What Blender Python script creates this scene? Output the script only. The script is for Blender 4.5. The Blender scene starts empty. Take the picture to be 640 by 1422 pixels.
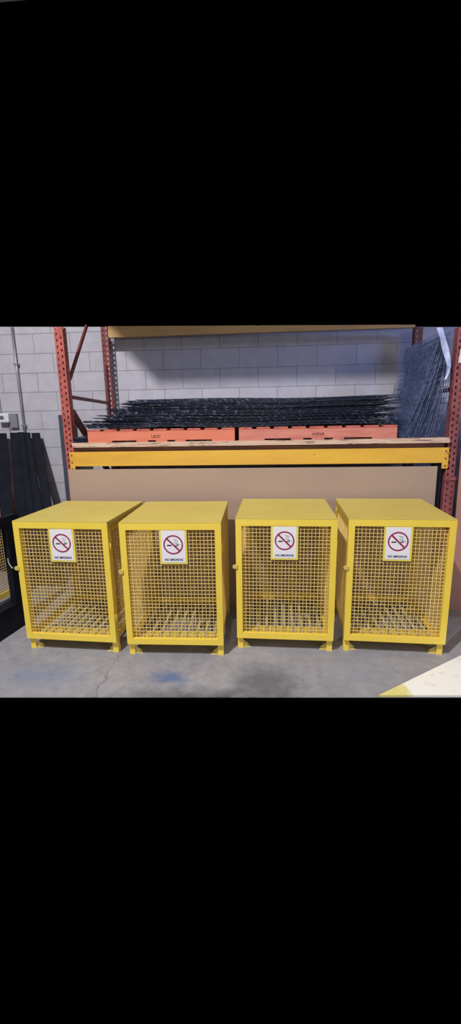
import bpy, bmesh, math, random
from mathutils import Vector, Matrix
random.seed(7)
S = bpy.context.scene
COL = S.collection
PI = math.pi

# ------------------------------------------------------------ colour / materials
def lin(r, g, b):
    f = lambda c: (c/255/12.92) if c/255 <= .04045 else ((c/255+.055)/1.055)**2.4
    return (f(r), f(g), f(b), 1)

def new_mat(name, col, rough=.5, metal=0., spec=.5):
    m = bpy.data.materials.new(name); m.use_nodes = True
    b = m.node_tree.nodes['Principled BSDF']
    b.inputs['Base Color'].default_value = col
    b.inputs['Roughness'].default_value = rough
    b.inputs['Metallic'].default_value = metal
    b.inputs['Specular IOR Level'].default_value = spec
    return m, m.node_tree, b

def nd(nt, t, **kw):
    n = nt.nodes.new(t)
    for k, v in kw.items(): setattr(n, k, v)
    return n

def coords(nt, scale=(1, 1, 1), loc=(0, 0, 0)):
    tc = nd(nt, 'ShaderNodeTexCoord'); mp = nd(nt, 'ShaderNodeMapping')
    mp.inputs['Scale'].default_value = scale; mp.inputs['Location'].default_value = loc
    nt.links.new(tc.outputs['Object'], mp.inputs['Vector'])
    return mp.outputs['Vector']

def noise(nt, vec, scale, detail=4, rough=.55):
    n = nd(nt, 'ShaderNodeTexNoise'); n.inputs['Scale'].default_value = scale
    n.inputs['Detail'].default_value = detail; n.inputs['Roughness'].default_value = rough
    nt.links.new(vec, n.inputs['Vector']); return n.outputs['Fac']

def ramp(nt, fac, stops):
    r = nd(nt, 'ShaderNodeValToRGB'); e = r.color_ramp.elements
    while len(e) < len(stops): e.new(.5)
    for i, (p, c) in enumerate(stops): e[i].position = p; e[i].color = c
    nt.links.new(fac, r.inputs['Fac']); return r.outputs['Color']

def mix(nt, fac, a, b, mode='MIX'):
    m = nd(nt, 'ShaderNodeMix', data_type='RGBA', blend_type=mode)
    for s, v in ((0, fac), (6, a), (7, b)):
        if hasattr(v, 'is_output'): nt.links.new(v, m.inputs[s])
        else: m.inputs[s].default_value = v
    return m.outputs[2]

def bump(nt, bsdf, h, strength=.3, dist=.01):
    b = nd(nt, 'ShaderNodeBump'); b.inputs['Strength'].default_value = strength
    b.inputs['Distance'].default_value = dist
    nt.links.new(h, b.inputs['Height']); nt.links.new(b.outputs[0], bsdf.inputs['Normal'])

def mottled(name, c1, c2, scale=6, rough=.5, metal=0., spec=.5, stretch=(1, 1, 1), bstr=.0, lo=.35, hi=.65):
    m, nt, b = new_mat(name, c1, rough, metal, spec)
    v = coords(nt, stretch); f = noise(nt, v, scale)
    nt.links.new(ramp(nt, f, [(lo, c1), (hi, c2)]), b.inputs['Base Color'])
    if bstr: bump(nt, b, f, bstr)
    return m

YEL = mottled('cage yellow paint', lin(244, 212, 80), lin(248, 218, 88), 5, .4)
YTOP = mottled('cage top sheet paint', lin(204, 184, 92), lin(212, 192, 100), 2.5, .5)
YWIRE = mottled('yellow coated wire', lin(250, 222, 150), lin(242, 206, 116), 20, .4)
FBAR = mottled('worn floor bar', lin(214, 200, 150), lin(180, 168, 128), 9, .5)
YBAR = mottled('floor bar paint', lin(226, 206, 120), lin(200, 182, 112), 9, .45)
YBEAM = mottled('shelf beam paint', lin(224, 178, 66), lin(212, 162, 64), 4, .45, stretch=(.5, 1, 3))
YSHADE = mottled('upper beam paint with shade', lin(214, 172, 110), lin(192, 150, 100), 4, .6, stretch=(.5, 1, 3))  # shade on the upper beam is put into its colour
RED = mottled('rack orange red paint', lin(188, 98, 88), lin(164, 80, 76), 12, .5)
RSHADE = mottled('rack red paint with shade', lin(150, 84, 88), lin(124, 66, 74), 12, .55)  # right post's shade and haze put into the red
REDD = mottled('rack brace and shaded rear post red', lin(134, 62, 60), lin(110, 50, 52), 10, .5)  # brace red; also carries the painted shade of the rear posts
PALLET = mottled('pallet orange paint', lin(222, 130, 106), lin(210, 118, 94), 7, .7, stretch=(.6, 1, 4))
PALLET2 = mottled('pallet faded salmon paint', lin(212, 136, 122), lin(192, 114, 102), 7, .7, stretch=(.5, 1, 4))
PALTOP = mottled('pallet worn deckboard', lin(206, 108, 92), lin(170, 92, 84), 14, .8)
BLK = mottled('black painted steel', lin(14, 17, 28), lin(21, 25, 38), 8, .65, spec=.2)
GREYST = mottled('dark grey steel', lin(66, 72, 88), lin(56, 62, 76), 8, .5)
WIRE = mottled('dark mesh wire', lin(36, 42, 62), lin(120, 128, 150), 45, .38, .3, stretch=(.5, 1, 1), lo=.54, hi=.66)
WIRE2 = mottled('leaning dark mesh wire', lin(54, 66, 104), lin(112, 126, 168), 30, .35, .3)
BOARD = mottled('tan hardboard', lin(172, 148, 132), lin(163, 141, 128), 1.2, .65, stretch=(.6, 1, 1))
BOARD2 = mottled('reddish hardboard', lin(176, 130, 122), lin(164, 120, 114), 1.5, .65)
DECK = mottled('plywood edge', lin(226, 196, 176), lin(190, 160, 142), 10, .8, stretch=(.4, 1, 16))
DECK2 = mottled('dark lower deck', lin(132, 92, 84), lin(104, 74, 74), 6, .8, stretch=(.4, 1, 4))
WHITE = new_mat('white sign plastic', lin(240, 238, 246), .4)[0]
SIGNY = new_mat('yellow sign backing', lin(240, 220, 96), .4)[0]
RING = new_mat('prohibition red', lin(158, 44, 84), .4)[0]
INK = new_mat('black ink', lin(18, 18, 26), .5)[0]
INKB = new_mat('navy ink', lin(30, 32, 84), .5)[0]
GREYI = new_mat('grey smoke ink', lin(140, 160, 160), .5)[0]
BROWNI = new_mat('brown stencil ink', lin(120, 52, 44), .8)[0]
ALU = mottled('galvanised conduit', lin(160, 160, 168), lin(140, 140, 150), 14, .4, .4)
PLAST = new_mat('off white plastic', lin(222, 224, 230), .4)[0]
BOXG = new_mat('grey electrical box', lin(132, 132, 142), .5)[0]
LCD = new_mat('grey display', lin(96, 110, 116), .3)[0]
WRAP = mottled('stretch wrap', lin(200, 208, 236), lin(160, 170, 210), 18, .3)
PAPER = mottled('white paper', lin(226, 214, 216), lin(210, 196, 200), 9, .8)
CARD = mottled('orange brown cardboard', lin(206, 142, 116), lin(190, 126, 102), 4, .8)
BLUEP = new_mat('duct grey', lin(120, 120, 126), .5)[0]

def scratch(m, c, scale, stretch, lo, hi):
    nt = m.node_tree; b = nt.nodes['Principled BSDF']; src = b.inputs['Base Color'].links[0].from_socket
    f = noise(nt, coords(nt, stretch, (3.1, 1.7, .4)), scale, 6, .7)
    mr = nd(nt, 'ShaderNodeMapRange'); mr.inputs[1].default_value = lo; mr.inputs[2].default_value = hi
    nt.links.new(f, mr.inputs[0]); nt.links.new(mix(nt, mr.outputs[0], src, c), b.inputs['Base Color'])
scratch(YBEAM, lin(120, 84, 52), 3, (1.6, 1, 9), .66, .70)
scratch(DECK, lin(120, 100, 96), 5, (1.2, 1, 14), .56, .62)
scratch(RED, lin(120, 70, 66), 16, (1, 1, 1), .62, .68)

def wall_material():
    m, nt, b = new_mat('painted concrete block', lin(170, 165, 172), .75)
    tc = nd(nt, 'ShaderNodeTexCoord'); sx = nd(nt, 'ShaderNodeSeparateXYZ'); cx = nd(nt, 'ShaderNodeCombineXYZ')
    nt.links.new(tc.outputs['Object'], sx.inputs[0])
    a = nd(nt, 'ShaderNodeMath', operation='ADD'); a.inputs[1].default_value = .035 + .4064*30
    c = nd(nt, 'ShaderNodeMath', operation='ADD'); c.inputs[1].default_value = -.163 + .2032*10
    nt.links.new(sx.outputs['X'], a.inputs[0]); nt.links.new(sx.outputs['Z'], c.inputs[0])
    nt.links.new(a.outputs[0], cx.inputs[0]); nt.links.new(c.outputs[0], cx.inputs[1])
    br = nd(nt, 'ShaderNodeTexBrick'); br.offset = .5; br.squash = 1
    br.inputs['Scale'].default_value = 1; br.inputs['Brick Width'].default_value = .4064
    br.inputs['Row Height'].default_value = .2032; br.inputs['Mortar Size'].default_value = .0045
    br.inputs['Mortar Smooth'].default_value = .35; br.inputs['Bias'].default_value = 0
    br.inputs['Color1'].default_value = lin(190, 187, 198); br.inputs['Color2'].default_value = lin(182, 179, 191)
    br.inputs['Mortar'].default_value = lin(134, 126, 136)
    nt.links.new(cx.outputs[0], br.inputs['Vector'])
    n = noise(nt, tc.outputs['Object'], 9, 6)
    col = mix(nt, .35, br.outputs['Color'], ramp(nt, n, [(.3, lin(164, 162, 174)), (.7, lin(200, 198, 208))]))
    nt.links.new(col, b.inputs['Base Color'])
    inv = nd(nt, 'ShaderNodeMath', operation='MULTIPLY_ADD')
    inv.inputs[1].default_value = -1; inv.inputs[2].default_value = 1
    nt.links.new(br.outputs['Fac'], inv.inputs[0])
    bump(nt, b, inv.outputs[0], .6, .008)
    return m

def floor_material():
    m, nt, b = new_mat('stained concrete', lin(150, 150, 158), .5, 0, .35)
    tc = nd(nt, 'ShaderNodeTexCoord').outputs['Object']
    n1 = noise(nt, tc, 1.7, 5, .6); n2 = noise(nt, tc, 14, 5, .6)
    base = ramp(nt, n1, [(.36, lin(136, 136, 147)), (.64, lin(164, 162, 167))])
    base = mix(nt, .25, base, ramp(nt, n2, [(.35, lin(120, 120, 130)), (.65, lin(178, 176, 180))]))
    def blob(x, y, rx, ry, dist=.35, sharp=.5):
        mp = nd(nt, 'ShaderNodeMapping'); mp.inputs['Location'].default_value = (-x/rx, -y/ry, 0)
        mp.inputs['Scale'].default_value = (1/rx, 1/ry, 0)
        nn = nd(nt, 'ShaderNodeTexNoise'); nn.inputs['Scale'].default_value = 9; nn.inputs['Detail'].default_value = 4
        nt.links.new(tc, nn.inputs['Vector'])
        nt.links.new(tc, mp.inputs['Vector'])
        ln = nd(nt, 'ShaderNodeVectorMath', operation='LENGTH'); nt.links.new(mp.outputs[0], ln.inputs[0])
        ad = nd(nt, 'ShaderNodeMath', operation='MULTIPLY_ADD'); ad.inputs[1].default_value = dist*3
        nt.links.new(nn.outputs['Fac'], ad.inputs[0]); nt.links.new(ln.outputs['Value'], ad.inputs[2])
        mr = nd(nt, 'ShaderNodeMapRange'); mr.inputs[1].default_value = 1+dist*1.5; mr.inputs[2].default_value = 1+dist*1.5-sharp
        nt.links.new(ad.outputs[0], mr.inputs[0]); return mr.outputs[0]
    def amt(f, k):
        q = nd(nt, 'ShaderNodeMath', operation='MULTIPLY'); q.inputs[1].default_value = k
        nt.links.new(f, q.inputs[0]); return q.outputs[0]
    base = mix(nt, amt(blob(-.60, 2.44, .15, .13, .8, .8), .7), base, lin(74, 104, 156))      # blue paint spill
    base = mix(nt, amt(blob(-1.45, 2.42, .34, .2, .4, .9), .6), base, lin(118, 134, 164))     # bluish patch
    base = mix(nt, amt(blob(.02, 2.38, .26, .24, .35, .6), .75), base, lin(92, 96, 104))
    base = mix(nt, amt(blob(-.35, 2.20, .75, .16, .4, .8), .85), base, lin(76, 80, 84))     # dark grey patch
    base = mix(nt, amt(blob(.62, 2.55, .5, .25, .35, 1.), .35), base, lin(128, 134, 156))
    # crack running towards the cages
    sp = nd(nt, 'ShaderNodeSeparateXYZ'); nt.links.new(tc, sp.inputs[0])
    nn = noise(nt, tc, 7, 6, .7)
    w = nd(nt, 'ShaderNodeMath', operation='MULTIPLY_ADD'); w.inputs[1].default_value = .16
    nt.links.new(nn, w.inputs[0]); nt.links.new(sp.outputs['X'], w.inputs[2])
    s2 = nd(nt, 'ShaderNodeMath', operation='ADD'); s2.inputs[1].default_value = 1.035-.08
    nt.links.new(w.outputs[0], s2.inputs[0])
    ab = nd(nt, 'ShaderNodeMath', operation='ABSOLUTE'); nt.links.new(s2.outputs[0], ab.inputs[0])
    mr = nd(nt, 'ShaderNodeMapRange'); mr.inputs[1].default_value = .007; mr.inputs[2].default_value = .001
    nt.links.new(ab.outputs[0], mr.inputs[0])
    lim = nd(nt, 'ShaderNodeMapRange'); lim.inputs[1].default_value = 2.78; lim.inputs[2].default_value = 2.5
    nt.links.new(sp.outputs['Y'], lim.inputs[0])
    cr = nd(nt, 'ShaderNodeMath', operation='MULTIPLY'); nt.links.new(mr.outputs[0], cr.inputs[0]); nt.links.new(lim.outputs[0], cr.inputs[1])
    base = mix(nt, amt(cr.outputs[0], .7), base, lin(84, 82, 92))
    # small dark specks
    vo = nd(nt, 'ShaderNodeTexVoronoi'); vo.inputs['Scale'].default_value = 8; nt.links.new(tc, vo.inputs['Vector'])
    sm = nd(nt, 'ShaderNodeMapRange'); sm.inputs[1].default_value = .13; sm.inputs[2].default_value = .05
    nt.links.new(vo.outputs['Distance'], sm.inputs[0])
    base = mix(nt, amt(sm.outputs[0], .35), base, lin(90, 92, 104))
    nt.links.new(base, b.inputs['Base Color'])
    bump(nt, b, n2, .12, .004)
    return m
WALLM = wall_material(); FLOORM = floor_material()

def glare_sheet_material():
    m, nt, b = new_mat('painted glare over yellow', lin(250, 248, 244), .3)  # white stands in for glare on a yellow surface
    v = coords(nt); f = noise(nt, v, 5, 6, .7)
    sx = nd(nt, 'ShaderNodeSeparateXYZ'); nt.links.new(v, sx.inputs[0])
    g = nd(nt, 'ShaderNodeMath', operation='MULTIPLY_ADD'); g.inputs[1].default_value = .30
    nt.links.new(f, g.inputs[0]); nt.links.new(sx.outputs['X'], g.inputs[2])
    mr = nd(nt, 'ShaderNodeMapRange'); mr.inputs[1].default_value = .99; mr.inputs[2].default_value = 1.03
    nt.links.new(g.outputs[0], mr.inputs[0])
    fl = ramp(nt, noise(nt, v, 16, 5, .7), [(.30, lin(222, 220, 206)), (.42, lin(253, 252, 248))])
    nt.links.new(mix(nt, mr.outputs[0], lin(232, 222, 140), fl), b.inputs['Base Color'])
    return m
SHEETM = glare_sheet_material()

# ------------------------------------------------------------ geometry helpers
def add_box(bm, x0, x1, y0, y1, z0, z1, M=None):
    vs = [Vector((x, y, z)) for x in (x0, x1) for y in (y0, y1) for z in (z0, z1)]
    if M: vs = [M @ v for v in vs]
    v = [bm.verts.new(p) for p in vs]
    for f in ((0, 1, 3, 2), (4, 6, 7, 5), (0, 4, 5, 1), (2, 3, 7, 6), (0, 2, 6, 4), (1, 5, 7, 3)):
        bm.faces.new([v[i] for i in f])

def add_bar(bm, p, q, w, h=None, up=(0, 0, 1)):
    """rectangular bar from p to q"""
    h = h or w; p, q = Vector(p), Vector(q); d = (q-p); L = d.length; d.normalize()
    u = Vector(up)
    if abs(d.dot(u)) > .99: u = Vector((1, 0, 0))
    s = d.cross(u).normalized(); t = s.cross(d)
    M = Matrix((s, d, t)).transposed().to_4x4(); M.translation = p
    add_box(bm, -w/2, w/2, 0, L, -h/2, h/2, M)

def add_poly_tube(bm, pts, r, n=6):
    pts = [Vector(p) for p in pts]; rings = []
    for i, p in enumerate(pts):
        d = (pts[min(i+1, len(pts)-1)]-pts[max(i-1, 0)]).normalized()
        u = Vector((0, 0, 1)) if abs(d.z) < .9 else Vector((1, 0, 0))
        s = d.cross(u).normalized(); t = s.cross(d)
        rings.append([bm.verts.new(p+r*(math.cos(2*PI*k/n)*s+math.sin(2*PI*k/n)*t)) for k in range(n)])
    for a, b in zip(rings, rings[1:]):
        for k in range(n): bm.faces.new((a[k], a[(k+1) % n], b[(k+1) % n], b[k]))
    bm.faces.new(rings[0][::-1]); bm.faces.new(rings[-1])

def add_prism(bm, pts, off):
    """closed polygon pts extruded by off"""
    off = Vector(off); a = [bm.verts.new(Vector(p)) for p in pts]; b = [bm.verts.new(Vector(p)+off) for p in pts]
    bm.faces.new(a[::-1]); bm.faces.new(b)
    for i in range(len(a)):
        j = (i+1) % len(a); bm.faces.new((a[i], a[j], b[j], b[i]))

def obj(name, bm, mat, parent=None, bevel=0, smooth=False):
    bmesh.ops.recalc_face_normals(bm, faces=bm.faces)
    me = bpy.data.meshes.new(name); bm.to_mesh(me); bm.free(); me.materials.append(mat)
    if smooth:
        for p in me.polygons: p.use_smooth = True
    o = bpy.data.objects.new(name, me); COL.objects.link(o)
    if parent: o.parent = parent
    if bevel:
        md = o.modifiers.new('bevel', 'BEVEL'); md.width = bevel; md.segments = 2; md.limit_method = 'ANGLE'
    return o

def tag(o, label, cat, group=None, kind=None):
    o['label'] = label; o['category'] = cat
    if group: o['group'] = group
    if kind: o['kind'] = kind
    return o

def thing(name, label, cat, loc=(0, 0, 0), rz=0, group=None):
    o = bpy.data.objects.new(name, None); COL.objects.link(o); o.empty_display_size = .1
    o.location = loc; o.rotation_euler = (0, 0, rz)
    return tag(o, label, cat, group)

def struct(name, bm, mat):
    o = obj(name, bm, mat); o['kind'] = 'structure'; return o

def text_mesh(name, body, size, mat, M, parent, depth=.0008, width=None):
    cu = bpy.data.curves.new(name+' text', 'FONT'); cu.body = body; cu.size = size
    cu.align_x = 'CENTER'; cu.align_y = 'CENTER'; cu.extrude = depth; cu.offset = size*.018
    t = bpy.data.objects.new('tmp', cu); COL.objects.link(t); bpy.context.view_layer.update()
    me = bpy.data.meshes.new_from_object(t.evaluated_get(bpy.context.evaluated_depsgraph_get()))
    bpy.data.objects.remove(t); bpy.data.curves.remove(cu)
    me.name = name; me.materials.clear(); me.materials.append(mat)
    if width:
        w = max(v.co.x for v in me.vertices)-min(v.co.x for v in me.vertices)
        me.transform(Matrix.Diagonal((width/w, 1, 1, 1)))
    me.transform(M)
    o = bpy.data.objects.new(name, me); COL.objects.link(o); o.parent = parent
    return o

def copy_tree(o, parent=None):
    c = o.copy(); COL.objects.link(c)
    if parent: c.parent = parent
    for ch in list(o.children): copy_tree(ch, c)
    return c

FACING = Matrix.Rotation(PI/2, 4, 'X')      # text lying in XY turned to face -Y

# ------------------------------------------------------------ the room
bm = bmesh.new()       # concrete floor: only the part the photograph shows
add_prism(bm, [(-5.5, 1.99, 0), (-1.613, 2.178, 0), (1.189, 2.315, 0), (4.8, 2.492, 0), (4.8, 4.68, 0), (-5.5, 4.68, 0)], (0, 0, -.004))
struct('floor', bm, FLOORM)
def wtop(x): return 2.684-.0321*(x+2.829)
bm = bmesh.new()
add_prism(bm, [(-5.5, 4.68, -.12), (4.8, 4.68, -.12), (4.8, 4.68, wtop(4.8)), (-5.5, 4.68, wtop(-5.5))], (0, .15, 0))
struct('wall_back', bm, WALLM)

# ------------------------------------------------------------ cages
W, D, H, HB = .69, .75, .989, .0955
def wire_grid(bm, u0, u1, z0, z1, place, pitch=.0254, t=.0031):
    """square mesh of wires; place(u, z, d) -> point"""
    nu = round((u1-u0)/pitch); nz = round((z1-z0)/pitch)
    for i in range(1, nu):
        u = u0+(u1-u0)*i/nu; add_bar(bm, place(u, z0, 0), place(u, z1, 0), t)
    for j in range(1, nz):
        z = z0+(z1-z0)*j/nz; add_bar(bm, place(u0, z, t), place(u1, z, t), t)

def make_cage(sign_dx):
    root = thing('gas_bottle_cage', '', 'storage cage')
    h = W/2; y0, y1 = .032, D
    # top sheet with a folded lip
    bm = bmesh.new()
    add_box(bm, -h, h, 0, D, H-.004, H)
    add_box(bm, -h, -h+.003, 0, D, H-.045, H-.004); add_box(bm, h-.003, h, 0, D, H-.045, H-.004)
    add_box(bm, -h+.003, h-.003, D-.003, D, H-.045, H-.004)
    obj('top_panel', bm, YTOP, root, .0015)
    # corner posts with foot plates
    for sx in (-1, 1):
        for back in (0, 1):
            bm = bmesh.new()
            xo = sx*(h-.004); xi = sx*(h-.044); ya = y0 if not back else y1-.04; yb = ya+.04
            yf = ya if not back else yb
            a, b = sorted((xo, xi)); c, d = sorted((xo, xo-sx*.006))
            add_box(bm, a, b, *(sorted((yf, yf+(.006 if not back else -.006)))), 0, H-.046)
            add_box(bm, c, d, ya+.006 if not back else ya, yb if not back else yb-.006, 0, H-.046)
            obj('post', bm, YEL, root)
            bm = bmesh.new(); s = 1 if not back else -1
            yy = ya+.008 if not back else yb-.008; xx = xo-sx*.008
            add_prism(bm, [(xx, yy, 0), (xx-sx*.085, yy, 0), (xx-sx*.06, yy+s*.03, 0), (xx, yy+s*.085, 0)], (0, 0, .006))
            add_prism(bm, [(xi-sx*.001, yy+s*.006, .006), (xi-sx*.045, yy+s*.03, .006), (xi-sx*.001, yy+s*.006, .055)], (0, s*.005, 0))
            obj('foot_plate', bm, YBAR, root)
    # rails of the body
    for z, n in ((HB, 'side_rail'), (H-.09, 'side_rail')):
        for sx in (-1, 1):
            bm = bmesh.new(); x = sx*(h-.0105); add_box(bm, min(x, x-sx*.005), max(x, x-sx*.005), y0+.04, y1-.04, z, z+.04)
            add_box(bm, *sorted((x, x-sx*.035)), y0+.04, y1-.04, z, z+.004)
            obj(n, bm, YEL, root)
    for z in (HB, H-.09):
        bm = bmesh.new(); add_box(bm, -h+.044, h-.044, y1-.018, y1-.012, z, z+.04); add_box(bm, -h+.044, h-.044, y1-.05, y1-.018, z, z+.004)
        obj('back_rail', bm, YEL, root)
    # floor bars running front to back on two cross bearers
    bm = bmesh.new()
    add_box(bm, -h+.045, h-.045, y0+.002, y0+.17, HB-.004, HB+.0)  # widened into a plate to shade the floor under the cage
    obj('front_bearer', bm, YEL, root)
    for i in range(9):
        x = -h+.08+(W-.16)*i/8
        bm = bmesh.new(); add_box(bm, x-.010, x+.010, y0+.003, y1-.022, HB+.0045, HB+.010)
        obj('floor_bar', bm, FBAR, root)
    # wire panels
    for sx in (-1, 1):
        bm = bmesh.new(); x = sx*(h-.019)
        wire_grid(bm, y0+.02, y1-.015, HB+.01, H-.05, lambda u, z, d: (x+d, u, z))
        obj('side_mesh', bm, YWIRE, root)
    bm = bmesh.new(); wire_grid(bm, -h+.02, h-.02, HB+.01, H-.05, lambda u, z, d: (u, y1-.024+d, z))
    obj('back_mesh', bm, YWIRE, root)
    # door
    fw = .043
    bm = bmesh.new()
    add_box(bm, -h+.001, -h+fw, 0, .028, HB, H-.005); add_box(bm, h-fw, h-.001, 0, .028, HB, H-.005)
    add_box(bm, -h+fw, h-fw, 0, .028, H-.052, H-.005); add_box(bm, -h+fw, h-fw, 0, .028, HB, HB+fw)
    door = obj('door', bm, YEL, root)
    bm = bmesh.new(); wire_grid(bm, -h+fw, h-fw, HB+fw, H-.052, lambda u, z, d: (u, .015+d, z))
    obj('door_mesh', bm, YWIRE, door)
    for z in (.27, .80):
        bm = bmesh.new(); add_poly_tube(bm, [(h+.001, .022, z-.035), (h+.001, .022, z+.035)], .005, 10)
        obj('hinge', bm, YEL, door, smooth=True)
    bm = bmesh.new()
    pts = [(-h+.012, 0, .628), (-h+.012, 0, .658)]+[(-h-.008+.015*math.cos(a), 0, .643+.015*math.sin(a)) for a in [PI*.5+PI*k/8 for k in range(9)]]
    add_prism(bm, [(p[0], -.010, p[2]) for p in pts], (0, .010, 0))
    obj('latch', bm, YTOP, door, .002)
    # sign
    sw, st, sb = .186, H-.054, H-.292
    bm = bmesh.new(); add_box(bm, sign_dx-sw/2, sign_dx+sw/2, .002, .006, sb, st)
    sign = obj('sign_backing', bm, SIGNY, root)
    cz = sb+.130+.008
    bm = bmesh.new(); add_box(bm, sign_dx-.079, sign_dx+.079, .0005, .0018, sb+.012, st-.002)
    obj('sign_panel', bm, WHITE, sign)
    bm = bmesh.new(); n = 40; R1, R0 = .067, .0575
    for k in range(n):
        a, b = 2*PI*k/n, 2*PI*(k+1)/n
        add_prism(bm, [(sign_dx+r*math.cos(t), -.0012, cz+r*math.sin(t)) for r, t in ((R0, a), (R1, a), (R1, b), (R0, b))], (0, .0012, 0))
    add_bar(bm, (sign_dx-.042, -.0006, cz+.042), (sign_dx+.042, -.0006, cz-.042), .0012, .0115, up=(0, 1, 0)) if False else \
        add_prism(bm, [(sign_dx+x, -.0012, cz+z) for x, z in ((-.046, .038), (-.038, .046), (.046, -.038), (.038, -.046))], (0, .0012, 0))
    obj('prohibition_ring', bm, RING, sign)
    bm = bmesh.new()
    add_box(bm, sign_dx-.043, sign_dx-.012, -.0008, .0004, cz-.009, cz-.001)
    add_box(bm, sign_dx+.016, sign_dx+.024, -.0008, .0004, cz-.009, cz-.001); add_box(bm, sign_dx+.027, sign_dx+.034, -.0008, .0004, cz-.009, cz-.001)
    obj('cigarette_marking', bm, INK, sign)
    bm = bmesh.new()
    for dx, dz in ((0, 0), (.014, -.002)):
        pts = [(sign_dx+.002+dx+.009*math.sin(k*1.1)+k*.0035, -.0006, cz+.040+dz-k*.0058) for k in range(8)]
        add_poly_tube(bm, pts, .0016, 5)
    obj('smoke_symbol', bm, GREYI, sign)
    text_mesh('sign_lettering', 'NO SMOKING', .021, INKB, Matrix.Translation((sign_dx, -.0003, sb+.032)) @ FACING, sign, width=.125)
    return root

cage_specs = [
    (-1.3886, 2.7015, -.050, .006, 'yellow mesh gas bottle cage standing beside the black steel frame, leftmost of the four'),
    (-.6144, 2.6737, .0155, .02, 'yellow mesh gas bottle cage with the blue paint stain on the floor before it'),
    (.163, 2.7811, -.0259, -.008, 'yellow mesh gas bottle cage between the blue-stain cage and the rightmost cage'),
    (.927, 2.7712, -.049, -.018, 'yellow mesh gas bottle cage nearest the sheet with painted glare, rightmost of the four'),
]
for x, y, a, dx, lb in cage_specs:
    c = make_cage(dx)
    c.location = (x, y, 0); c.rotation_euler = (0, 0, a); c['label'] = lb
    c['group'] = 'row of four yellow cages'
    if x < -1.3:        # short pale chain on the latch of the first cage
        dr = [o for o in c.children if o.name.startswith('door')][0]
        bm = bmesh.new(); cp = [(-.408+.030*f-.012*math.sin(f*3), -.006, .715-.075*f) for f in [k/10 for k in range(11)]]
        for p, q in zip(cp, cp[1:]):
            add_poly_tube(bm, [p, (p[0]*.3+q[0]*.7, p[1], p[2]*.3+q[2]*.7)], .0028, 6)
        obj('latch_chain', bm, PLAST, dr)

# ------------------------------------------------------------ pallet rack
rack = thing('pallet_rack', 'red pallet rack with perforated uprights and yellow beams behind the cages', 'rack', (0, 0, 0))
def perforated(bm, w, z0, z1, place, phase=0):
    us = [0, w*.18, w*.36, w*.64, w*.82, w]; p = .05
    n = int((z1-z0)/(p/2)); zs = [z0+i*p/2 for i in range(n+1)]+[z1]
    # each half pitch is split in solid + slot
    lv = []
    for i in range(len(zs)-1):
        a, b = zs[i], zs[i+1]
        lv.append((a, a+(b-a)*.12, i, False)); lv.append((a+(b-a)*.12, b, i, True))
    cache = {}
    def V(u, z):
        k = (round(u, 5), round(z, 5))
        if k not in cache: cache[k] = bm.verts.new(place(u, z))
        return cache[k]
    for a, b, i, slot in lv:
        for c in range(5):
            if slot and ((c == 1 and (i+phase) % 2 == 0) or (c == 3 and (i+phase) % 2 == 1)) and b-a > .015: continue
            bm.faces.new((V(us[c], a), V(us[c+1], a), V(us[c+1], b), V(us[c], b)))
def upright(x0, y0, ztop, w=.074, d=.07, face=-1, mat=RED, z0=.01):
    bm = bmesh.new(); yf = y0 if face < 0 else y0+d
    perforated(bm, w, z0, ztop, lambda u, z: (x0+u, yf, z))
    for xx, ph in ((x0, 1), (x0+w, 0)):
        perforated(bm, d, z0, ztop, lambda u, z: (xx, y0+u, z), ph)
    if y0 < 4: add_box(bm, x0+.004, x0+w-.004, y0+d-.012, y0+d-.010, z0, ztop-.004)
    o = obj('upright', bm, mat, rack)
    md = o.modifiers.new('sheet', 'SOLIDIFY'); md.thickness = .0025; md.offset = 0
    bm = bmesh.new(); add_box(bm, x0-.02, x0+w+.02, y0-.015, y0+d+.02, 0, .008)
    obj('foot_plate', bm, mat, rack)
upright(-1.727, 3.62, 2.432)
upright(-1.652, 4.51, 2.612, mat=REDD)  # rear posts take the darker red as painted shade
upright(1.533, 3.62, 2.327, mat=RSHADE)
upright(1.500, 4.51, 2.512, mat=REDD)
# protector wrapped round the right post
bm = bmesh.new()
perforated(bm, .084, .01, 1.155, lambda u, z: (1.528+u, 3.609, z), 1)
for xx in (1.528, 1.612): perforated(bm, .05, .01, 1.155, lambda u, z: (xx, 3.609+u, z))
o = obj('post_reinforcement', bm, RSHADE, rack); md = o.modifiers.new('sheet', 'SOLIDIFY'); md.thickness = .003; md.offset = 0
bm = bmesh.new(); add_box(bm, 1.520, 1.618, 3.600, 3.606, 1.125, 1.155); obj('reinforcement_collar', bm, RSHADE, rack)
# braces of the two end frames
def brace(x, za, zb, ya=3.69, yb=4.51, w=.032, mat=REDD, x2=None):
    bm = bmesh.new(); add_bar(bm, (x, ya, za), (x if x2 is None else x2, yb, zb), .018, w); obj('brace', bm, mat, rack)
brace(-1.660, 1.870, 1.850, w=.03, x2=-1.62); 
bm = bmesh.new(); add_bar(bm, (-1.660, 3.69, 2.02), (-1.635, 4.10, 2.535), .018, .028); obj('brace', bm, REDD, rack)
brace(-1.664, 1.74, .98, w=.075, x2=-1.61); brace(-1.665, .95, .93, x2=-1.62); brace(-1.665, .88, .15, x2=-1.62)
for za, zb in ((1.870, 1.850), (.95, .93), (1.0, 1.80), (.88, .15)): brace(1.566, za, zb, x2=1.53)
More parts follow.
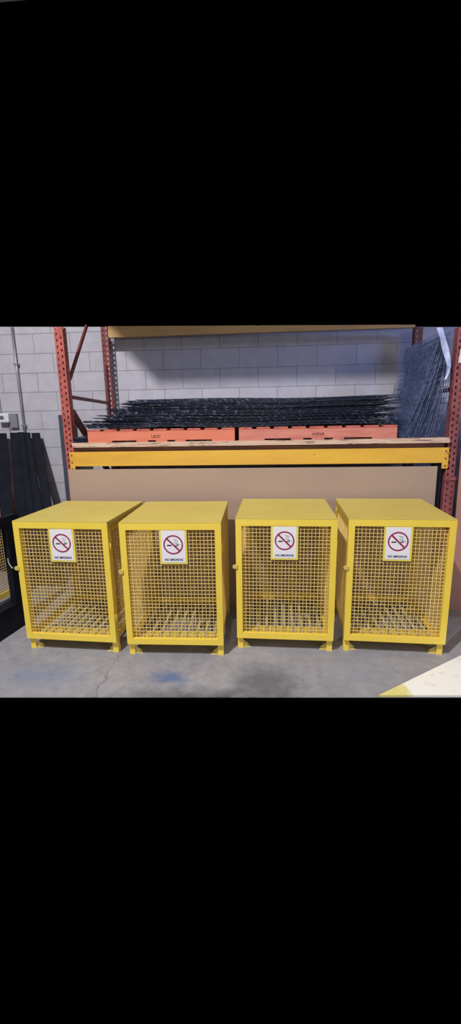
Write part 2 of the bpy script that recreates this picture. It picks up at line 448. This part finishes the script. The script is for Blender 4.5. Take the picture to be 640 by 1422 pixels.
# beams
def beam(x0, x1, y0, y1, z0, z1, mat, ztop1=None):
    bm = bmesh.new(); z1b = z1 if ztop1 is None else ztop1
    add_prism(bm, [(x0, y0, z0), (x1, y0, z0), (x1, y0, z1b), (x0, y0, z1)], (0, y1-y0, 0))
    return obj('beam', bm, mat, rack)
beam(-1.648, 1.492, 3.606, 3.66, 1.273, 1.398, YBEAM)
beam(-1.576, 1.50, 4.515, 4.56, 1.273, 1.398, YBEAM)
beam(-1.576, 1.50, 4.515, 4.56, 2.508, 2.617, YSHADE, 2.532)
for x0, x1 in ((-1.690, -1.648), (1.492, 1.540)):
    bm = bmesh.new(); add_box(bm, x0, x1, 3.604, 3.616, 1.225, 1.398)
    k = obj('beam_connector', bm, YBEAM, rack, .002)
    bm = bmesh.new()
    for z in (1.25, 1.31, 1.37): add_poly_tube(bm, [((x0+x1)/2, 3.604, z), ((x0+x1)/2, 3.598, z)], .007, 8)
    obj('rivet', bm, REDD, k)

# deck boards
bm = bmesh.new(); add_box(bm, -1.645, 1.50, 3.625, 4.57, 1.398, 1.438)
tag(obj('deck_underlay', bm, DECK2), 'dark brown lower deck layer lying directly on the yellow beams', 'shelf board')
bm = bmesh.new(); add_box(bm, -1.645, 1.528, 3.578, 4.60, 1.439, 1.478)
tag(obj('shelf_board', bm, DECK), 'pale plywood shelf board carrying the orange pallets', 'shelf board')

# ------------------------------------------------------------ pallets
def pallet(x0, x1, writing, tx, label, mat, y0=3.588, depth=.98):
    L = x1-x0; z = 1.478
    r = thing('wooden_pallet', label, 'pallet', (x0, y0, z), 0, 'orange pallets on the shelf')
    for i, (a, b) in enumerate(((0, .167), (.335, .414), (.468, .547), (.60, .67), (.847, 1))):
        bm = bmesh.new(); add_box(bm, a*L, b*L, 0, depth, 0, .014); obj('bottom_board', bm, mat, r, .0015)
    for k in range(3):
        yy = k*(depth-.036)/2
        bm = bmesh.new(); add_box(bm, 0, L, yy+.002, yy+.036, .014, .094); obj('stringer', bm, mat, r, .002)
    n = 9; g = .034; w = (L-g*(n-1))/n
    for i in range(n):
        bm = bmesh.new(); a = i*(w+g); add_box(bm, a, a+w, 0, depth, .094, .110); obj('deck_board', bm, PALTOP, r, .0015)
    text_mesh('stencil', writing, .034, BROWNI, Matrix.Translation((tx, .0012, .045)) @ FACING, r)
    return r
pallet(-1.503, -.227, 'UKID', .60, 'bright orange pallet carrying the left end of the black mesh stack', PALLET)
pallet(-.192, 1.108, 'W/PAR', .66, 'faded salmon pallet carrying the right end of the black mesh stack', PALLET2)

# ------------------------------------------------------------ stack of mesh sheets
def mesh_sheet(L, Dp, seed, pitch=.05, t=.0042, amp=.010, nm='wire_mesh_sheet', mat=WIRE):
    rnd = random.Random(seed); bm = bmesh.new()
    ph = [1.3, 4.1, .6, 0]
    def zz(x, y): return amp*(math.sin(x*2.3+ph[0])*.6+math.sin(x*5.1+ph[1])*.3+.35*math.sin(y*5+ph[2]))
    nx = int(L/pitch); ny = int(Dp/pitch)
    for i in range(nx+1):
        x = i*pitch; pr = None
        e = rnd.uniform(.008, .03)
        add_bar(bm, (x, -e, zz(x, 0)), (x, Dp/2, zz(x, Dp/2)), t); add_bar(bm, (x, Dp/2, zz(x, Dp/2)), (x, Dp+e, zz(x, Dp)), t)
    for j in range(ny+1):
        y = j*pitch; n = 12; e = rnd.uniform(.01, .05)
        for k in range(n):
            a = -e+(L+2*e)*k/n; b = -e+(L+2*e)*(k+1)/n
            add_bar(bm, (a, y, zz(a, y)+t), (b, y, zz(b, y)+t), t)
    return obj(nm, bm, mat)
protos = [mesh_sheet(L, .95, s) for s, L in enumerate((2.56, 2.45, 2.33, 2.22, 2.12))]
NS = 26
rnd = random.Random(3)
z = 1.597
for i in range(NS):
    f = i/(NS-1)
    k = min(4, max(0, int(f**1.2*5+rnd.uniform(-.6, .6))))
    L = (2.56, 2.45, 2.33, 2.22, 2.12)[k]
    o = protos[k].copy(); COL.objects.link(o)
    x = 1.085-L+rnd.uniform(-.07, .03)
    if i % 7 == 3: x -= .06
    o.location = (x, 3.60+rnd.uniform(-.02, .06), z)
    z += .0083+(.005 if i in (4, 9, 15, 20) else 0)-(.0008 if i > 20 else 0)
    o.rotation_euler = (0, 0, rnd.uniform(-.014, .014))
    if i == NS-1: tag(o, 'topmost black wire mesh sheet of the flat stack on the pallets', 'wire mesh', 'black mesh sheets stacked on the pallets')
    else: tag(o, 'black wire mesh sheet lying flat within the stack below its topmost sheet', 'wire mesh', 'black mesh sheets stacked on the pallets')
for p in protos: bpy.data.objects.remove(p)

# small bundle of offcuts at the left end of the shelf
bm = bmesh.new()
for k in range(5):
    for i in range(6): add_bar(bm, (-1.635+i*.024, 3.60, 1.482+k*.010), (-1.635+i*.024, 3.80, 1.486+k*.010), .004)
    for j in range(8): add_bar(bm, (-1.64, 3.60+j*.027, 1.486+k*.010), (-1.508, 3.60+j*.027, 1.488+k*.010), .004)
add_poly_tube(bm, [(-1.615, 3.598, 1.482), (-1.612, 3.598, 1.52), (-1.600, 3.60, 1.562)], .006, 6)
tag(obj('mesh_offcuts', bm, WIRE), 'small dark bundle of wire mesh offcuts between red upright and orange pallet', 'wire mesh')

# sheets leaning against the right end of the rack
def lean_sheet(xb, xt, ztop, y0, Dp, seed, pitch=.045):
    rnd = random.Random(seed); bm = bmesh.new(); z0 = 1.482
    hgt = ztop-z0; L = math.hypot(xt-xb, hgt)
    def P(u, s, d=0):
        f = s/L; bow = .03*math.sin(PI*f)
        return (xb+(xt-xb)*f+bow+d, y0+u, z0+hgt*f)
    n = int(Dp/pitch); m = int(L/pitch)
    for i in range(n+1):
        for k in range(4): add_bar(bm, P(i*pitch, L*k/4), P(i*pitch, L*(k+1)/4), .0042)
    for j in range(m+1): add_bar(bm, P(-.01, j*pitch, .004), P(n*pitch+.01, j*pitch, .004), .0042)
    return obj('leaning_mesh_sheet', bm, WIRE2)
ls = [(1.16, 1.40, 2.30), (1.19, 1.415, 2.16), (1.22, 1.425, 2.31), (1.245, 1.44, 2.24), (1.28, 1.45, 2.31), (1.31, 1.458, 2.05),
      (1.34, 1.468, 2.30), (1.37, 1.475, 2.22), (1.40, 1.482, 2.30), (1.43, 1.49, 2.10)]
for i, (a, b, z) in enumerate(ls):
    o = lean_sheet(a, b, z, 3.63+.012*(i % 3), .84, 40+i)
    tag(o, 'dark blue-grey wire mesh sheet leaning upright against the right end of the rack', 'wire mesh', 'mesh sheets leaning in the rack')

# plastic strip and paper at the top of the right upright
bm = bmesh.new(); pts = [(1.36, 2.325), (1.385, 2.25), (1.415, 2.17), (1.44, 2.10), (1.458, 2.04), (1.462, 1.98), (1.455, 1.94)]
wd = [.045, .048, .05, .045, .035, .022, .008]
for (a, b, wa, wb) in zip(pts, pts[1:], wd, wd[1:]):
    add_prism(bm, [(a[0], 3.60+.01*math.sin(a[1]*30), a[1]), (a[0]+wa, 3.605, a[1]), (b[0]+wb, 3.605, b[1]), (b[0], 3.60+.01*math.sin(b[1]*30), b[1])], (0, .004, 0))
tag(obj('plastic_wrap_strip', bm, WRAP), 'pale crumpled plastic wrap strip hanging beside the right red upright', 'plastic wrap')
bm = bmesh.new()
add_prism(bm, [(1.548, 3.608, 2.06), (1.64, 3.604, 2.05), (1.652, 3.600, 2.20), (1.60, 3.604, 2.235), (1.566, 3.608, 2.215), (1.556, 3.612, 2.14)], (0, .003, 0))
tag(obj('paper_notice', bm, PAPER), 'small off-white paper fixed high on the right red upright', 'paper')

# ------------------------------------------------------------ boards behind the cages
bm = bmesh.new(); M = Matrix.Translation((0, 3.575, 0)) @ Matrix.Rotation(-.010, 4, 'X')
add_box(bm, -1.708, 1.452, 0, .012, 0, 1.246, M)
tag(obj('tan_sheet', bm, BOARD, bevel=.001), 'long tan sheet of board standing behind the yellow cages under the beam', 'board')
bm = bmesh.new()
M = Matrix.Translation((0, 3.53, 0)) @ Matrix.Rotation(-.030, 4, 'X')
add_prism(bm, [(1.622, 0, 0), (3.1, 0, 0), (3.1, 0, 2.27), (1.622, 0, 2.30)], (0, .012, 0)); bm.transform(M)
tag(obj('reddish_sheet', bm, BOARD2), 'tall reddish brown board leaning upright to the right of the rack', 'board')

bm = bmesh.new(); add_box(bm, 1.440, 1.508, 3.630, 3.660, 0, 1.268)
add_box(bm, 1.440, 1.446, 3.660, 3.70, 0, 1.268)
tag(obj('steel_angle', bm, BLK), 'black upright steel angle in the gap between tan board and right red upright', 'steel bar')

# ------------------------------------------------------------ left side: steel, conduit, thermostat
def bar_board(top0, top1, bot0, bot1, yt, yb, ztop, label, mat=BLK, grp='black steel bars leaning on the wall', th=.006, name='steel_bar'):
    """flat bar leaning on the wall: top edge x-range at ztop / yt, bottom x-range at floor / yb"""
    bm = bmesh.new()
    a = [Vector((bot0, yb, .001)), Vector((bot1, yb, .001)), Vector((top1, yt, ztop)), Vector((top0, yt, ztop))]
    add_prism(bm, a, (0, th, 0))
    # folded flanges
    for (p, q, s) in ((a[0], a[3], 1), (a[1], a[2], -1)):
        add_prism(bm, [p+Vector((0, -.001, 0)), p+Vector((s*.010, -.001, 0)), q+Vector((s*.010, -.001, 0)), q+Vector((0, -.001, 0))], (0, -.006, 0))
    return tag(obj(name, bm, mat, bevel=.001), label, 'steel bar', grp)
bar_board(-3.04, -2.862, -2.64, -2.520, 4.60, 3.95, 1.553, 'black steel bar leaning on the wall under the thermostat')
bar_board(-2.817, -2.728, -2.498, -2.378, 4.60, 3.95, 1.557, 'black steel bar leaning on the wall, second from the thermostat')
bar_board(-2.724, -2.652, -2.373, -2.274, 4.595, 3.95, 1.562, 'black steel bar leaning below the thin wall conduit')
bar_board(-2.648, -2.586, -2.269, -2.141, 4.60, 3.95, 1.556, 'black steel bar leaning in the closed group left of the narrow bright gap')
bar_board(-2.569, -2.474, -2.125, -2.027, 4.60, 3.95, 1.551, 'black steel bar leaning nearest the grey post, past the narrow bright gap')
bm = bmesh.new()
add_prism(bm, [(-2.03, 4.15, 0), (-1.88, 4.15, 0), (-1.93, 4.32, 1.735), (-2.105, 4.32, 1.735)], (0, .05, 0))
tag(obj('steel_post', bm, GREYST, bevel=.002), 'tall dark grey steel post leaning between black bars and red upright', 'steel post')
# conduit
bm = bmesh.new(); add_poly_tube(bm, [(-2.683, 4.655, 2.675), (-2.680, 4.655, 2.1), (-2.672, 4.655, .9)], .013, 10)
cd = tag(obj('wall_conduit', bm, ALU, smooth=True), 'thin vertical metal conduit running down the block wall', 'conduit')
for z in (1.62, 2.28):
    bm = bmesh.new(); add_box(bm, -2.705, -2.652, 4.640, 4.679, z, z+.02); obj('strap', bm, ALU, cd)
# thermostat
t = thing('thermostat', 'white thermostat with grey display on the block wall above the black bars', 'thermostat', (-2.87, 4.60, 1.72))
bm = bmesh.new(); add_box(bm, -.075, .052, 0, .045, -.052, .050); obj('housing', bm, PLAST, t, .012)
bm = bmesh.new(); add_box(bm, -.06, .0, -.002, .004, -.018, .022); obj('display', bm, LCD, t)
bm = bmesh.new(); add_box(bm, .035, .125, .040, .078, -.110, .045); obj('back_box', bm, BOXG, t, .003)
bm = bmesh.new(); add_poly_tube(bm, [(-2.936, 4.67, 2.688), (-2.935, 4.67, 1.77)], .006, 6)
add_poly_tube(bm, [(-2.855, 4.67, 1.66), (-2.850, 4.67, 1.0)], .006, 6)
tag(obj('thermostat_cable', bm, BOXG), 'thin grey cable running up and down the wall from the thermostat', 'cable')

# cardboard box behind the bars at the far left
st = thing('steel_stand', 'black steel stand holding the orange brown box at far left', 'stand', (-3.12, 4.47, 0))
bm = bmesh.new(); add_box(bm, -.33, .33, -.14, .14, .63, .65); obj('stand_top', bm, BLK, st)
for sx in (-1, 1):
    for sy in (-1, 1):
        bm = bmesh.new(); add_box(bm, *sorted((sx*.29, sx*.33)), *sorted((sy*.10, sy*.14)), 0, .63); obj('leg', bm, BLK, st)
bm = bmesh.new(); add_box(bm, -.29, .29, -.135, -.125, .03, .60); obj('side_panel', bm, BLK, st)
bx = thing('cardboard_box', 'orange brown cardboard box partly hidden behind the black bars at far left', 'box', (-3.12, 4.47, .651))
bm = bmesh.new(); add_box(bm, -.32, .25, -.14, .14, 0, .149); obj('carton', bm, CARD, bx, .004)
bm = bmesh.new(); add_box(bm, -.321, .251, -.142, -.1405, .06, .09); obj('tape', bm, PAPER, bx)

# black steel frame lying along the left end
fr = thing('black_steel_frame', 'large black steel frame standing on the floor left of the leftmost cage', 'steel frame', (-2.02, 2.82, 0), -.16)
def fbox(name, *a, mat=BLK): 
    bm = bmesh.new(); add_box(bm, *a); return obj(name, bm, mat, fr, .002)
fbox('bottom_rail', -.05, .0, -.75, .36, 0, .215)
fbox('rail_ledge', -.10, .004, -.75, .36, .215, .225)
fbox('upright_member', -.05, .0, .215, .36, .225, .86)
fbox('upright_member', -.05, .0, -.75, -.62, .225, .86)
fbox('top_rail', -.05, .0, -.75, .36, .862, .945)
fbox('inner_member', -.10, -.052, -.10, -.02, .0, .90)
# second yellow panel behind it
yp = thing('yellow_mesh_panel', 'worn yellow mesh panel glimpsed through the black steel frame opening', 'mesh panel', (-2.36, 3.05, 0), -.16)
bm = bmesh.new()
for y in (-.55, .45): add_box(bm, -.02, .0, y, y+.05, 0, .80)
for z in (.12, .75): add_box(bm, -.02, .0, -.50, .45, z, z+.05)
obj('panel_frame', bm, YEL, yp)
bm = bmesh.new(); wire_grid(bm, -.5, .45, .17, .75, lambda u, z, d: (-.012+d, u, z)); obj('panel_mesh', bm, YWIRE, yp)
# yellow sheet on the floor at the lower right, its glare painted white
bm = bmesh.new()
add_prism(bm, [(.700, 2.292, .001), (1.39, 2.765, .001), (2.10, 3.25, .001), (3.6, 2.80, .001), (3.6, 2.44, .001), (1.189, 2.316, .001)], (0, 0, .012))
tag(obj('glare_sheet', bm, SHEETM), 'worn yellow sheet with painted white glare lying on the floor at lower right', 'sheet')

# ------------------------------------------------------------ unseen duct added above the view to shade the upper wall
bm = bmesh.new()
add_prism(bm, [(-1.74, 2.3, 4.36), (-1.74, 2.3, 4.10), (-1.47, 2.3, 3.83), (4.5, 2.3, 3.83), (4.5, 2.3, 4.36)], (0, .35, 0))
tag(obj('shade_blocker', bm, BLUEP), 'added unseen duct crossing overhead in front of the rack', 'blocker')

# ------------------------------------------------------------ lights
def area(name, loc, target, sx, sy, power, col=(1, 1, 1), shape='RECTANGLE', spread=PI):
    l = bpy.data.lights.new(name, 'AREA'); l.shape = shape; l.size = sx; l.size_y = sy; l.energy = power; l.color = col; l.spread = spread
    o = bpy.data.objects.new(name, l); COL.objects.link(o); o.location = loc
    o.rotation_euler = (Vector(target)-Vector(loc)).to_track_quat('-Z', 'Y').to_euler()
    return o
area('high_bay_lamp', (-1.9, -.6, 6.0), (0, 3.5, .8), .16, .16, 330, (1, .97, .95), 'DISK')
area('added_overhead_fill', (0, -.9, 5.6), (0, -.5, 0), 4.5, 3.4, 84, (.98, .98, 1))  # soft fill added overhead, no fixture behind it
area('open_doorway_daylight', (-.8, -4.2, 1.3), (0, 3, .6), 4.2, 2.2, 52, (.96, .97, 1))  # fill added behind the camera, no doorway stands there
area('added_side_fill', (4.2, -1.2, 2.6), (-.5, 3.2, .5), 1.2, 1.2, 42, (1, .95, .9))  # fill added to lift the right-hand sides of the cages
area('added_blue_fill', (4.6, 2.7, 3.5), (.9, 4.6, 2.1), .8, .8, 5, (.22, .36, 1), spread=.9)  # blue light added to stand in for lens haze at upper right

w = bpy.data.worlds.new('world'); S.world = w; w.use_nodes = True
w.node_tree.nodes['Background'].inputs['Color'].default_value = (0, 0, 0, 1)
w.node_tree.nodes['Background'].inputs['Strength'].default_value = 0

# ------------------------------------------------------------ camera
F, P, Y, R_, HC = 582.345, .2128, .0762, -.0175, 1.639
fo = Vector((-math.sin(Y)*math.cos(P), math.cos(Y)*math.cos(P), -math.sin(P)))
rt = Vector((math.cos(Y), math.sin(Y), 0)); up = rt.cross(fo)
r2 = math.cos(R_)*rt+math.sin(R_)*up; u2 = -math.sin(R_)*rt+math.cos(R_)*up
cam = bpy.data.cameras.new('camera'); co = bpy.data.objects.new('camera', cam); COL.objects.link(co)
M = Matrix((r2, u2, -fo)).transposed().to_4x4(); M.translation = (0, 0, HC); co.matrix_world = M
cam.sensor_fit = 'VERTICAL'; cam.sensor_height = 36; cam.lens = F*36/1422
cam.clip_start = .05
S.camera = co
S.view_settings.view_transform = 'Standard'; S.view_settings.look = 'None'
S.view_settings.exposure = .22; S.view_settings.gamma = 1; S.view_settings.use_curve_mapping = False
